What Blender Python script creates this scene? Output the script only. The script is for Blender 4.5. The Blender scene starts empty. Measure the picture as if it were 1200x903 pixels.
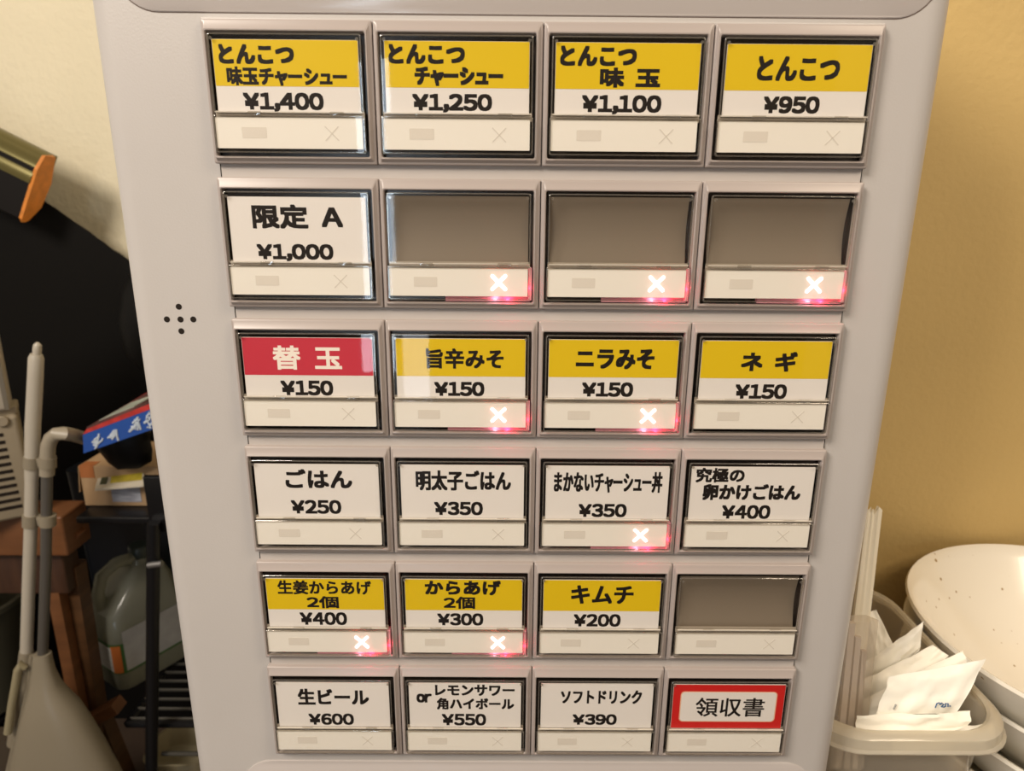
import bpy, math, random
from mathutils import Vector, Matrix, noise
random.seed(7)
C = bpy.context.scene.collection
W = 0.08                       # one button pitch, metres
CX, CY, CZ = -0.01496, -0.34466, 1.20      # camera position; z0 below ties the machine grid to it
F = 785.23
MR = ((0.99997, -0.0020, 0.0079), (0.0070, -0.2621, -0.9650), (0.0041, 0.9650, -0.2621))
Z0 = CZ + 1.02087 * W          # height of the top edge of the first button row

# ---------------------------------------------------------------- camera, world, lights, exposure
cam = bpy.data.cameras.new('camera'); co = bpy.data.objects.new('camera', cam); C.objects.link(co)
cam.sensor_fit = 'HORIZONTAL'; cam.sensor_width = 36; cam.lens = 36 * F / 1200
cam.clip_start = 0.01
r, d, f = [Vector(v).normalized() for v in MR]
m = Matrix((r, -d, -f)).transposed().to_4x4(); m.translation = Vector((CX, CY, CZ))
co.matrix_world = m
cam.dof.use_dof = True; cam.dof.focus_distance = 0.375; cam.dof.aperture_fstop = 13
bpy.context.scene.camera = co
w = bpy.data.worlds.new('room_ambience'); bpy.context.scene.world = w; w.use_nodes = True
w.node_tree.nodes['Background'].inputs[0].default_value = (1.0, 0.83, 0.65, 1)
w.node_tree.nodes['Background'].inputs[1].default_value = 0.42

def area(name, loc, target, sx, sy, power, col):
    l = bpy.data.lights.new(name, 'AREA'); l.shape = 'RECTANGLE'; l.size = sx; l.size_y = sy
    l.energy = power; l.color = col
    o = bpy.data.objects.new(name, l); C.objects.link(o); o.location = loc
    o.rotation_euler = (Vector(target) - Vector(loc)).to_track_quat('-Z', 'Y').to_euler()
    return o
area('ceiling_light', (-1.15, -1.10, 2.25), (-0.3, 0.3, 1.1), 0.6, 0.6, 42, (1.0, 0.89, 0.77))
area('ceiling_light', (0.95, -0.85, 2.15), (0.4, 0.2, 1.0), 0.5, 0.5, 11, (1.0, 0.81, 0.60))
vs = bpy.context.scene.view_settings
vs.view_transform = 'Standard'; vs.look = 'None'; vs.gamma = 1; vs.use_curve_mapping = False; vs.exposure = 0.0

# ---------------------------------------------------------------- helpers
def at(u, v, y):
    """point on the vertical plane y (depth behind the button face) seen at pixel u, v of the 1200x903 photo"""
    a, b = (u - 600) / F, (v - 451.5) / F
    dx = MR[0][0]*a + MR[1][0]*b + MR[2][0]
    dy = MR[0][1]*a + MR[1][1]*b + MR[2][1]
    dz = MR[0][2]*a + MR[1][2]*b + MR[2][2]
    t = (y - CY) / dy
    return Vector((CX + t*dx, y, CZ + t*dz))

def mat(name, col, rough=0.5, metal=0.0, noise_amt=0.0, noise_scale=20, bump=0.0, bump_scale=80, spec=0.5,
        trans=0.0, sss=0.0, emit=None, estr=0.0, coat=0.0, stretch=None):
    mt = bpy.data.materials.new(name); mt.use_nodes = True
    nt = mt.node_tree; b = nt.nodes['Principled BSDF']
    b.inputs['Base Color'].default_value = (*col, 1); b.inputs['Roughness'].default_value = rough
    b.inputs['Metallic'].default_value = metal; b.inputs['Specular IOR Level'].default_value = spec
    b.inputs['Transmission Weight'].default_value = trans; b.inputs['Coat Weight'].default_value = coat
    if sss: b.inputs['Subsurface Weight'].default_value = sss; b.inputs['Subsurface Radius'].default_value = (.01, .008, .005)
    if emit: b.inputs['Emission Color'].default_value = (*emit, 1); b.inputs['Emission Strength'].default_value = estr
    if noise_amt or bump:
        tc = nt.nodes.new('ShaderNodeTexCoord'); src = tc.outputs['Object']
        if stretch:
            mp = nt.nodes.new('ShaderNodeMapping'); mp.inputs['Scale'].default_value = stretch
            nt.links.new(src, mp.inputs['Vector']); src = mp.outputs['Vector']
    if noise_amt:
        n = nt.nodes.new('ShaderNodeTexNoise'); n.inputs['Scale'].default_value = noise_scale; n.inputs['Detail'].default_value = 4
        rp = nt.nodes.new('ShaderNodeValToRGB')
        rp.color_ramp.elements[0].position = .3; rp.color_ramp.elements[1].position = .7
        rp.color_ramp.elements[0].color = (*[c*(1-noise_amt) for c in col], 1)
        rp.color_ramp.elements[1].color = (*[min(1, c*(1+noise_amt)) for c in col], 1)
        nt.links.new(src, n.inputs['Vector']); nt.links.new(n.outputs['Fac'], rp.inputs['Fac']); nt.links.new(rp.outputs['Color'], b.inputs['Base Color'])
    if bump:
        n = nt.nodes.new('ShaderNodeTexNoise'); n.inputs['Scale'].default_value = bump_scale; n.inputs['Detail'].default_value = 3
        bp = nt.nodes.new('ShaderNodeBump'); bp.inputs['Strength'].default_value = bump; bp.inputs['Distance'].default_value = .002
        nt.links.new(src, n.inputs['Vector']); nt.links.new(n.outputs['Fac'], bp.inputs['Height']); nt.links.new(bp.outputs['Normal'], b.inputs['Normal'])
    return mt

def clear_mat(name, tint, ior=1.45, rough=0.02, haze=0.0, hazecol=(1, 1, 1)):
    """thin clear plastic: straight-through light plus a Fresnel reflection, optionally a milky part"""
    mt = bpy.data.materials.new(name); mt.use_nodes = True; nt = mt.node_tree
    nt.nodes.remove(nt.nodes['Principled BSDF']); out = nt.nodes['Material Output']
    tr = nt.nodes.new('ShaderNodeBsdfTransparent'); tr.inputs[0].default_value = (*tint, 1)
    gl = nt.nodes.new('ShaderNodeBsdfGlossy'); gl.inputs['Roughness'].default_value = rough
    lw = nt.nodes.new('ShaderNodeLayerWeight'); lw.inputs['Blend'].default_value = .5
    pw = nt.nodes.new('ShaderNodeMath'); pw.operation = 'POWER'; pw.inputs[1].default_value = 5
    r0 = ((ior-1)/(ior+1))**2
    fr = nt.nodes.new('ShaderNodeMath'); fr.operation = 'MULTIPLY_ADD'; fr.inputs[1].default_value = 1-r0; fr.inputs[2].default_value = r0
    nt.links.new(lw.outputs['Facing'], pw.inputs[0]); nt.links.new(pw.outputs[0], fr.inputs[0])
    mx = nt.nodes.new('ShaderNodeMixShader'); base = tr.outputs[0]
    if haze:
        df = nt.nodes.new('ShaderNodeBsdfDiffuse'); df.inputs[0].default_value = (*hazecol, 1)
        tl = nt.nodes.new('ShaderNodeBsdfTranslucent'); tl.inputs[0].default_value = (*hazecol, 1)
        ms = nt.nodes.new('ShaderNodeMixShader'); ms.inputs[0].default_value = .5
        nt.links.new(df.outputs[0], ms.inputs[1]); nt.links.new(tl.outputs[0], ms.inputs[2])
        m2 = nt.nodes.new('ShaderNodeMixShader'); m2.inputs[0].default_value = haze
        nt.links.new(tr.outputs[0], m2.inputs[1]); nt.links.new(ms.outputs[0], m2.inputs[2]); base = m2.outputs[0]
    nt.links.new(fr.outputs[0], mx.inputs[0]); nt.links.new(base, mx.inputs[1]); nt.links.new(gl.outputs[0], mx.inputs[2])
    nt.links.new(mx.outputs[0], out.inputs['Surface'])
    return mt

class MB:
    def __init__(s): s.v = []; s.f = []
    def loft(s, loops, cap0=True, cap1=True, closed=True):
        n = len(loops[0]); b = len(s.v)
        for L in loops: s.v += [tuple(p) for p in L]
        for k in range(len(loops)-1):
            for i in range(n if closed else n-1):
                j = (i+1) % n; a = b+k*n
                s.f.append((a+i, a+j, a+n+j, a+n+i))
        if cap0: s.f.append(tuple(b+i for i in range(n))[::-1])
        if cap1: s.f.append(tuple(b+(len(loops)-1)*n+i for i in range(n)))
        return s
    def ring(s, loops):                    # closed tube through loops, last joined to the first
        return s.loft(list(loops)+[loops[0]], False, False)
    def box(s, x0, x1, y0, y1, z0, z1, bev=0.0):
        """bevelled box, axis aligned; front is -y"""
        if bev <= 0:
            L = lambda y: [(x0,y,z0),(x1,y,z0),(x1,y,z1),(x0,y,z1)]
            return s.loft([L(y0), L(y1)])
        loops = []
        for k in range(4):
            a = math.pi/2*k/3; ins = bev*(1-math.sin(a)); yy = y0+bev*(1-math.cos(a))
            loops.append(rr(x0+ins, x1-ins, z0+ins, z1-ins, max(bev-ins, bev*.15), yy))
        for k in range(4):
            a = math.pi/2*(3-k)/3; ins = bev*(1-math.sin(a)); yy = y1-bev*(1-math.cos(a))
            loops.append(rr(x0+ins, x1-ins, z0+ins, z1-ins, max(bev-ins, bev*.15), yy))
        return s.loft(loops)
    def tube(s, pts, rad, n=12, caps=True):
        pts = [Vector(p) for p in pts]; loops = []
        rads = rad if isinstance(rad, (list, tuple)) else [rad]*len(pts)
        up = None
        for i, p in enumerate(pts):
            t = (pts[min(i+1, len(pts)-1)]-pts[max(i-1, 0)]).normalized()
            if up is None: up = Vector((0, 1, 0)) if abs(t.y) < .9 else Vector((1, 0, 0))
            a = t.cross(up).normalized(); bb = a.cross(t).normalized(); up = bb
            loops.append([p+rads[i]*(math.cos(q)*a+math.sin(q)*bb) for q in [2*math.pi*k/n for k in range(n)]])
        return s.loft(loops, caps, caps)
    def lathe(s, prof, c=(0, 0, 0), n=48, sx=1, sy=1):
        loops = [[(c[0]+rd*sx*math.cos(2*math.pi*k/n), c[1]+rd*sy*math.sin(2*math.pi*k/n), c[2]+z) for k in range(n)] for rd, z in prof]
        return s.loft(loops, prof[0][0] > 1e-5, prof[-1][0] > 1e-5)
    def mesh(s, name, m, smooth=True):
        me = bpy.data.meshes.new(name); me.from_pydata(s.v, [], s.f); me.validate(); me.update()
        import bmesh
        bm = bmesh.new(); bm.from_mesh(me); bmesh.ops.remove_doubles(bm, verts=bm.verts, dist=1e-7)
        bmesh.ops.recalc_face_normals(bm, faces=bm.faces)
        for e in bm.edges:
            if len(e.link_faces) == 2 and e.calc_face_angle(0) > .6: e.smooth = False
        for fc in bm.faces: fc.smooth = smooth
        bm.to_mesh(me); bm.free()
        me.materials.append(m)
        return me

def rr(x0, x1, z0, z1, rad, y, n=4):
    out = []
    for cx, cz, a0 in ((x1-rad, z1-rad, 0), (x0+rad, z1-rad, 90), (x0+rad, z0+rad, 180), (x1-rad, z0+rad, 270)):
        for k in range(n+1):
            a = math.radians(a0+90*k/n); out.append((cx+rad*math.cos(a), y, cz+rad*math.sin(a)))
    return out
def rrh(x0, x1, y0, y1, rad, z, n=6):      # horizontal rounded rectangle
    return [(p[0], p[2], z) for p in rr(x0, x1, y0, y1, rad, 0, n)]

def obj(name, me, parent=None, loc=None, **props):
    o = bpy.data.objects.new(name, me); C.objects.link(o)
    if parent: o.parent = parent
    if loc is not None: o.location = loc
    for k, v in props.items(): o[k] = v
    return o
def thing(name, label, cat, loc=(0, 0, 0), group=None):
    o = bpy.data.objects.new(name, None); C.objects.link(o); o.location = loc; o.empty_display_size = .02
    o['label'] = label; o['category'] = cat
    if group: o['group'] = group
    return o
def part(name, mb, m, parent, smooth=True, label=None):
    """mesh built in world coordinates, stored relative to its parent's base"""
    L = Vector((0, 0, 0)); p = parent
    while p: L += p.location; p = p.parent
    mb.v = [(a-L.x, b-L.y, c-L.z) for a, b, c in mb.v]
    o = obj(name, mb.mesh(name, m, smooth), parent)
    if label: o['label'] = label
    return o
def struct(name, mb, m, smooth=False):
    return obj(name, mb.mesh(name, m, smooth), None, kind='structure')

# ---------------------------------------------------------------- materials
body_m = mat('warm_white_plastic', (0.475, 0.45, 0.43), .36, bump=.05, bump_scale=900, noise_amt=.02, noise_scale=15)
bezel_m = mat('bezel_plastic', (0.385, 0.335, 0.31), .33)
gap_m = mat('gap_plastic', (0.47, 0.43, 0.40), .45)
gloss_m = mat('glossy_panel_plastic', (0.48, 0.44, 0.42), .16)
dark_m = mat('dark_recess_plastic', (0.030, 0.022, 0.018), .25)
slot_m = mat('slot_shadow', (0.02, 0.015, 0.012), .8, spec=.1)
seam_m = mat('panel_seam', (0.16, 0.12, 0.10), .8)
highlight_m = mat('pale_seam_highlight', (0.66, 0.61, 0.53), .15)
divider_m = mat('divider_plastic', (0.36, 0.31, 0.25), .35)
paper_m = mat('card_paper', (0.79, 0.75, 0.715), .6)
strip_m = mat('status_film', (0.89, 0.85, 0.775), .45)
yellow_m = mat('yellow_print', (0.68, 0.475, 0.008), .5, spec=.25)
red_m = mat('crimson_print', (0.52, 0.022, 0.045), .5)
red2_m = mat('red_print', (0.55, 0.012, 0.010), .5)
ink_m = mat('black_ink', (0.010, 0.007, 0.006), .6, spec=.2)
white_ink_m = mat('white_print', (0.85, 0.78, 0.70), .6)
tan_line_m = mat('tan_outline_print', (0.75, 0.42, 0.28), .6)
faint_m = mat('faint_grey_print', (0.67, 0.62, 0.55), .6)
blank_m = mat('blank_key_face', (0.205, 0.165, 0.122), .5)
clear_m = clear_mat('clear_cap_plastic', (.97, .965, .95), 1.40, .015)
rim_m = clear_mat('cap_rim_plastic', (.80, .78, .74), 1.7, .08, .12, (.8, .76, .7))
def see_through(m, share):
    """let part of the light pass through a thin sheet (paper, film, grey key face)"""
    nt = m.node_tree; b = nt.nodes['Principled BSDF']; out = nt.nodes['Material Output']
    tl = nt.nodes.new('ShaderNodeBsdfTranslucent'); tl.inputs[0].default_value = b.inputs['Base Color'].default_value
    mx = nt.nodes.new('ShaderNodeMixShader'); mx.inputs[0].default_value = share
    nt.links.new(b.outputs[0], mx.inputs[1]); nt.links.new(tl.outputs[0], mx.inputs[2]); nt.links.new(mx.outputs[0], out.inputs['Surface'])
for q, sh in ((paper_m, .08), (strip_m, .13), (blank_m, .15)): see_through(q, sh)
lit_m = mat('lit_cross', (1, .8, .8), .5, emit=(1.0, .62, .62), estr=5.0)
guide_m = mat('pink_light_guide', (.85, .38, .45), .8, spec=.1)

# ---------------------------------------------------------------- the setting
wall_m = mat('cream_wallpaper', (0.80, 0.73, 0.54), .75, noise_amt=.03, noise_scale=6, bump=1.0, bump_scale=70)
wall2_m = mat('shaded_yellow_wallpaper', (0.55, 0.39, 0.15), .7, noise_amt=.04, noise_scale=5, bump=.35, bump_scale=150)  # same wall as the cream one, its shade put into the darker colour
struct('wall_left', MB().box(-3.0, -0.10, 1.10, 1.36, 0, 2.5), wall_m)
struct('wall_right', MB().box(-0.12, 1.6, 0.315, 0.40, 0, 2.5), wall2_m)
struct('trim_1', MB().box(-0.14, -0.121, 0.316, 1.0995, 0, 2.5), wall_m)
struct('floor', MB().box(-3.0, 1.7, -3.5, 1.36, -.05, 0), mat('dark_floor', (.06, .04, .028), .5, noise_amt=.3, noise_scale=8))
# a tall bright window strip in the wall behind the viewer, it shows only as reflections in the caps
rear_m = mat('rear_wall_paint', (.50, .40, .27), .8)
struct('wall_rear', MB().box(-3.0, 1.7, -3.56, -3.50, 0, 2.5), rear_m)
fr = struct('window_1', MB().loft([rr(-.86, -.66, .20, 1.95, .005, -3.49), rr(-.86, -.66, .20, 1.95, .005, -3.46)]), mat('window_frame_paint', (.6, .6, .6), .5))
obj('window_pane', MB().box(-.835, -.685, -3.462, -3.455, .24, 1.91).mesh('window_pane', mat('daylight_pane', (.8, .9, 1), .3, emit=(.72, .86, 1), estr=14)), fr)

fr = struct('window_2', MB().loft([rr(-.66, -.47, .05, .52, .005, -3.49), rr(-.66, -.47, .05, .52, .005, -3.46)]), bpy.data.materials['window_frame_paint'])
obj('window_pane', MB().box(-.64, -.49, -3.462, -3.455, .07, .50).mesh('window_pane', mat('low_daylight_pane', (.8, .9, 1), .3, emit=(.85, .90, 1), estr=7)), fr)

# ---------------------------------------------------------------- ticket machine
tm = thing('ticket_machine', 'large off-white meal ticket vending machine with six rows of price buttons', 'vending machine', (0, 0.15, 0.648))
def X(u): return u*W
def Z(v): return Z0+v*W
FY = 0.0045                                   # y of the front skin
def body_loop(z, ins=0.0):
    x0, x1 = X(-2.70)+ins, X(2.455)-ins; y0, y1 = FY+ins, .285-ins; out = []
    for cx, cy, a0, rd in ((x1-.016, y0+.016, 270, .016), (x1-.006, y1-.006, 0, .006), (x0+.006, y1-.006, 90, .006), (x0+.013, y0+.013, 180, .013)):
        for k in range(9):
            a = math.radians(a0+90*k/8); out.append((cx+rd*math.cos(a), cy+rd*math.sin(a), z))
    return out
part('housing', MB().loft([body_loop(.650), body_loop(Z(1.75))]), body_m, tm)
def panel(name, z0, z1, x0, x1, rad, lbl):
    mb = MB().loft([rr(x0, x1, z0, z1, rad, FY+.001, 10), rr(x0, x1, z0, z1, rad, FY-.0003, 10), rr(x0+.0004, x1-.0004, z0+.0004, z1-.0004, rad, FY-.0006, 10)])
    p = part(name, mb, gloss_m, tm, label=lbl)
    g = MB().loft([rr(x0-.0004, x1+.0004, z0-.0004, z1+.0004, rad, FY+.0005, 10), rr(x0-.0004, x1+.0004, z0-.0004, z1+.0004, rad, FY-.0001, 10)])
    part('seam', g, seam_m if z1 > 1.3 else body_m, p)
panel('upper_panel', Z(.045), Z(1.6), X(-2.50), X(2.31), .020, 'glossy panel above the buttons')
panel('lower_panel', .73, Z(-5.30), X(-2.30), X(2.27), .020, 'panel below the buttons')
for u, v in ((-2.322, -1.684), (-2.409, -1.768), (-2.321, -1.768), (-2.238, -1.767), (-2.325, -1.846)):
    x, z = X(u)*1.013+.0002, Z(v)-.0004
    h = part('speaker_hole', MB().loft([[(x+rd*math.cos(a), FY+dy, z+rd*math.sin(a)) for a in [2*math.pi*k/16 for k in range(16)]] for rd, dy in [(.0016, .0004), (.0016, -.0001)]]), slot_m, tm)
P = .8787; RH = .800
for k in range(6):                            # strips between and under the rows
    zt = -k*P-RH+.01; zb = -(k+1)*P-.01 if k < 5 else zt-.035
    part('slot', MB().box(X(-1.985), X(1.995), FY-.0006, FY+.001, Z(zb), Z(zt)), slot_m, tm, False)
    part('gap_strip', MB().box(X(-1.972), X(1.982), FY-.0018, FY+.001, Z(zb), Z(zt)), gap_m, tm, False)
part('top_lip', MB().box(X(-2.0), X(2.0), .0012, FY+.001, Z(-.02), Z(.012), .0006), body_m, tm)

# --- button pieces in cell coordinates (x right, z down from the cell's top left corner), shared by all 24
def c(u): return u*W
YI = -.0018; YC = -.0024; YS = -.0034       # front of the opening, of the card, of the status strip
def frame_loops():
    o = lambda ins, y: rr(c(.003)+ins, c(.997)-ins, -c(RH)+ins, -ins, .0009, y)
    i = lambda ins, y: rr(c(.033)+ins, c(.957)-ins, -c(.757)+ins, -c(.068)-ins, .0009, y+YI)
    return [o(0, FY+.002), o(0, .0006), o(.0002, .0002), o(.0005, 0), o(.0012, -.0001), i(-.0008, 0), i(-.0003, .0001), i(0, .0006), i(0, FY+.002)]
fm = MB(); L = frame_loops(); fm.ring(L); frame_me = fm.mesh('button', bezel_m)
rm = MB(); i = lambda ins, y: rr(c(.034)+ins, c(.955)-ins, -c(.754)+ins, -c(.066)-ins, .0009, y)
rm.loft([i(0, .0020), i(0, FY-.0003)], False, True); recess_me = rm.mesh('recess', dark_m)
def plate(name, u0, u1, v0, v1, y0, y1, m, rad=.0004, bev=0):
    mb = MB().loft([rr(c(u0), c(u1), -c(v1), -c(v0), rad, y1), rr(c(u0), c(u1), -c(v1), -c(v0), rad, y0+bev), rr(c(u0)+bev, c(u1)-bev, -c(v1)+bev, -c(v0)-bev, rad, y0)])
    return mb.mesh(name, m, False)
card_me = plate('menu_card', .070, .919, .114, .512, YC+.0002, YC+.0008, paper_m)
head_me = plate('colour_band', .072, .917, .1155, .366, YC+.00012, YC+.0003, yellow_m)
headr_me = plate('colour_band', .072, .917, .1155, .366, YC+.00012, YC+.0003, red_m)
redfull_me = plate('colour_band', .072, .917, .1155, .507, YC+.00012, YC+.0003, red2_m)
line_me = plate('outline', .128, .862, .175, .448, YC+.00008, YC+.0002, tan_line_m, .0025)
inner_me = plate('name_field', .136, .854, .182, .441, YC+.00004, YC+.0002, paper_m, .0021)
bm_ = MB(); rows_ = [(.100+.042*k, .0012+.0027*math.sin(math.pi*k/10)) for k in range(11)]
bm_.loft([[(c(u), y, -c(v)) for v, y in rows_]+[(c(u), y+.0002, -c(v)) for v, y in reversed(rows_)] for u in (.062, .927)])
blank_me = bm_.mesh('blank_face', blank_m)
div_me = plate('divider', .050, .938, .500, .548, YC+.0009, YC+.0014, divider_m)
highlight_me = plate('seam_highlight', .056, .935, .507, .5135, -.0038, -.0030, highlight_m)  # pale strip standing in for the highlight along the card's lower seam
strip_me = plate('status_strip', .051, .925, .540, .714, YS, YS+.0008, strip_m)
field_me = plate('grey_field', .205, .352, .594, .656, YS-.00008, YS+.0001, faint_m)
def cross_me(hw, hh, t, y, m, name):
    mb = MB(); cx, cz = c(.742), -c(.627)
    for s in (1, -1):
        p, q = Vector((cx-hw, 0, cz-hh*s)), Vector((cx+hw, 0, cz+hh*s)); dd = (q-p).normalized(); nn = Vector((-dd.z, 0, dd.x))*t
        pts = [p-nn, q-nn, q+dd*t*.4, q+nn, p+nn, p-dd*t*.4]
        mb.loft([[(a.x, y+.0002, a.z) for a in pts], [(a.x, y, a.z) for a in pts]])
    return mb.mesh(name, m, False)
faint_cross = cross_me(c(.040), c(.040), .00028, YS-.0001, faint_m, 'cross_mark')
lit_cross = cross_me(c(.045), c(.045), .00072, YS-.0003, lit_m, 'cross_mark')
def cap(name, u0, u1, v0, v1, y0):
    mb = MB(); o = lambda ins, y: rr(c(u0)+ins, c(u1)-ins, -c(v1)+ins, -c(v0)-ins, .0012, y)
    mb.loft([o(0, .0022), o(0, y0+.0006), o(.0002, y0+.0002), o(.0006, y0)], False, True)
    return mb.mesh(name, clear_m, False)
def rim(name, u0, u1, v0, v1, y0, w_=.0007):
    mb = MB(); o = lambda ins, y: rr(c(u0)+ins, c(u1)-ins, -c(v1)+ins, -c(v0)-ins, .0010, y)
    mb.ring([o(.0001, y0+.0008), o(.0001, y0+.0003), o(.0004, y0+.00005), o(w_, y0+.00005), o(w_, y0+.0008)])
    for uu in (.245, .735):                  # hinge tabs on the seam between lid and lens
        if v0 < .1: mb.box(c(uu), c(uu+.085), y0-.0003, y0+.0006, -c(v1)-.0009, -c(v1)+.0010, .0002)
    if v0 < .1:
        for uu in (.072, .918):              # corner studs
            mb.loft([[(c(uu)+.0008*math.cos(a), y, -c(.112)+.0008*math.sin(a)) for a in [2*math.pi*k/12 for k in range(12)]] for y in (y0+.0002, y0-.0003)])
    return mb.mesh(name, rim_m)
lid_me = cap('card_lid', .048, .940, .082, .518, -.0034)
lidrim_me = rim('lid_rim', .048, .940, .082, .518, -.0034)
lens_me = cap('status_lens', .040, .945, .524, .740, -.0044)
lensrim_me = rim('lens_rim', .040, .945, .524, .740, -.0044)
# light guide: an L of pale plastic under and beside the strip, lit by the red lamp in its corner
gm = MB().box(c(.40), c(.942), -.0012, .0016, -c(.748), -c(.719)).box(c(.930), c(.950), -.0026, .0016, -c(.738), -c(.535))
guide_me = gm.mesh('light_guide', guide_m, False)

# --- lettering
glyphs = {}
def glyph(ch):
    if ch not in glyphs:
        cu = bpy.data.curves.new('glyph', 'FONT'); cu.body = ch; cu.resolution_u = 3; cu.fill_mode = 'FRONT'
        o = bpy.data.objects.new('glyph', cu); me = bpy.data.meshes.new_from_object(o)
        glyphs[ch] = ([(v.co.x, v.co.y) for v in me.vertices], [tuple(p.vertices) for p in me.polygons])
        bpy.data.meshes.remove(me); bpy.data.objects.remove(o); bpy.data.curves.remove(cu)
    return glyphs[ch]
FW = {**{chr(48+i): chr(0xFF10+i) for i in range(10)}, '¥': '￥', ',': '，', 'A': 'Ａ', 'o': 'ｏ', 'r': 'ｒ'}
def lettering(text, box, cell, bold, name, m, parent, y=-.00002):
    """text fitted to a pixel box of the photo on the button face, in the cell's own coordinates"""
    vs_, fs, x = [], [], 0.0; ymin, ymax = 9, -9
    for ch in text:
        if ch == ' ': x += .45; continue
        V, Fc = glyph(FW.get(ch, ch))
        if not V: continue
        narrow = ch in FW
        if narrow:
            a, b = min(p[0] for p in V), max(p[0] for p in V); adv = (.26 if ch == ',' else b-a+.075); off = x-a+.03
        elif ch in 'ャュ': off = x-.08; adv = .80
        else: off = x; adv = 1.0
        n0 = len(vs_); vs_ += [(p[0]+off, p[1]) for p in V]; fs += [tuple(n0+i for i in t) for t in Fc]
        if ch != ',': ymin = min(ymin, min(p[1] for p in V)); ymax = max(ymax, max(p[1] for p in V))
        x += adv
    xmin, xmax = min(p[0] for p in vs_), max(p[0] for p in vs_)
    p0 = at(box[0], box[1], YC); p1 = at(box[2], box[3], YC); q0 = at(box[0], box[3], YC); q1 = at(box[2], box[1], YC)
    X0, X1 = (p0.x+q0.x)/2-cell[0], (p1.x+q1.x)/2-cell[0]; ZT, ZB = (p0.z+q1.z)/2-cell[1], (p1.z+q0.z)/2-cell[1]
    h = ZT-ZB; bd = bold*W
    X0 += bd; X1 -= bd; ZT -= bd; ZB += bd
    sx = (X1-X0)/(xmax-xmin); sz = (ZT-ZB)/(ymax-ymin)
    mb = MB(); K = 8 if bold > 0 else 1
    for k in range(K):
        ox, oz = (bd*(-1, -1, -1, 0, 0, 1, 1, 1)[k]*.9, bd*(-1, 0, 1, -1, 1, -1, 0, 1)[k]*.9) if K > 1 else (0, 0)
        n0 = len(mb.v); mb.v += [(X0+(p[0]-xmin)*sx+ox, y-k*1e-6, ZB+(p[1]-ymin)*sz+oz) for p in vs_]
        mb.f += [tuple(n0+i for i in t) for t in fs]
    me = bpy.data.meshes.new(name); me.from_pydata(mb.v, [], mb.f); me.materials.append(m)
    return obj(name, me, parent)

B = .0075                                     # bold growth in cell widths
BTN = [  # row, column, band, lit, lines of (text, pixel box)
 (0, 0, 'y', 0, [('とんこつ', (255.6, 51.4, 344.5, 75.3)), ('味玉チャーシュー', (265.5, 78.1, 406.6, 100.8)), ('¥1,400', (284.7, 108.1, 379.3, 129.0))]),
 (0, 1, 'y', 0, [('とんこつ', (454.8, 51.4, 545, 75.3)), ('チャーシュー', (485.6, 78.1, 589.8, 101.3)), ('¥1,250', (482.8, 109.5, 576.8, 130))]),
 (0, 2, 'y', 0, [('とんこつ', (656.3, 53.3, 746.6, 77.8)), ('味 玉', (702.8, 79, 774.2, 103)), ('¥1,100', (681.5, 111, 775.3, 132))]),
 (0, 3, 'y', 0, [('とんこつ', (887.3, 65.5, 984.6, 95.3)), ('¥950', (894.3, 112.4, 960.8, 133.2))]),
 (1, 0, '', 0, [('限定 A', (295, 239.3, 401.7, 268.3)), ('¥1,000', (300.7, 285.5, 390.7, 304.3))]),
 (1, 1, '-', 1, []), (1, 2, '-', 1, []), (1, 3, '-', 1, []),
 (2, 0, 'r', 0, [('替 玉', (319.5, 404.8, 400.3, 433.3)), ('¥150', (328.7, 445.4, 390.5, 463.4))]),
 (2, 1, 'y', 1, [('旨辛みそ', (499, 408, 590.3, 432)), ('¥150', (508.6, 447, 567.8, 464.2))]),
 (2, 2, 'y', 1, [('ニラみそ', (674.8, 408.6, 767.2, 432.7)), ('¥150', (681.7, 447.6, 742.2, 465))]),
 (2, 3, 'y', 0, [('ネ ギ', (868.6, 411.8, 934.4, 435.5)), ('¥150', (861.3, 449.8, 922.4, 467.5))]),
 (3, 0, '', 0, [('ごはん', (334, 549.5, 412.6, 572)), ('¥250', (340.9, 585.5, 400, 602))]),
 (3, 1, '', 0, [('明太子ごはん', (487, 551, 599, 575)), ('¥350', (508.6, 587.6, 566, 603.7))]),
 (3, 2, '', 1, [('まかないチャーシュー丼', (649, 552.5, 776.6, 577.4)), ('¥350', (677.6, 590, 734.6, 606))]),
 (3, 3, '', 0, [('究極の', (815.6, 548, 873, 565.4)), ('卵かけごはん', (823.4, 567, 938.6, 586.4)), ('¥400', (845.6, 591.5, 903, 608))]),
 (4, 0, 'y', 1, [('生姜からあげ', (325, 679.8, 435, 696.4)), ('2個', (359.4, 698.2, 397, 712.5)), ('¥400', (351.3, 717, 406.7, 732.3))]),
 (4, 1, 'y', 1, [('からあげ', (497.7, 679.8, 587, 697.3)), ('2個', (519.8, 698.8, 556.9, 713.3)), ('¥300', (512.3, 718.3, 566.5, 732.9))]),
 (4, 2, 'y', 0, [('キムチ', (669.2, 685.6, 742.7, 707.5)), ('¥200', (672, 719.2, 727.5, 734.3))]),
 (4, 3, '-', 0, []),
 (5, 0, '', 0, [('生ビール', (348.7, 806.8, 432.3, 825.8)), ('¥600', (361.5, 835.7, 414.8, 849.3))]),
 (5, 1, '', 0, [('or', (487.9, 812.5, 506, 823.3)), ('レモンサワー', (509.7, 802, 603.2, 815.3)), ('角ハイボール', (511.7, 817.6, 602.6, 831.5)), ('¥550', (517.6, 836, 569.8, 850))]),
 (5, 2, '', 0, [('ソフトドリンク', (657.2, 808.5, 752.3, 824.5)), ('¥390', (670.7, 836.5, 722.9, 849.3))]),
 (5, 3, 'R', 0, [('領収書', (815, 817.2, 895.8, 839.4))]),
]
base = tm.location
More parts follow.
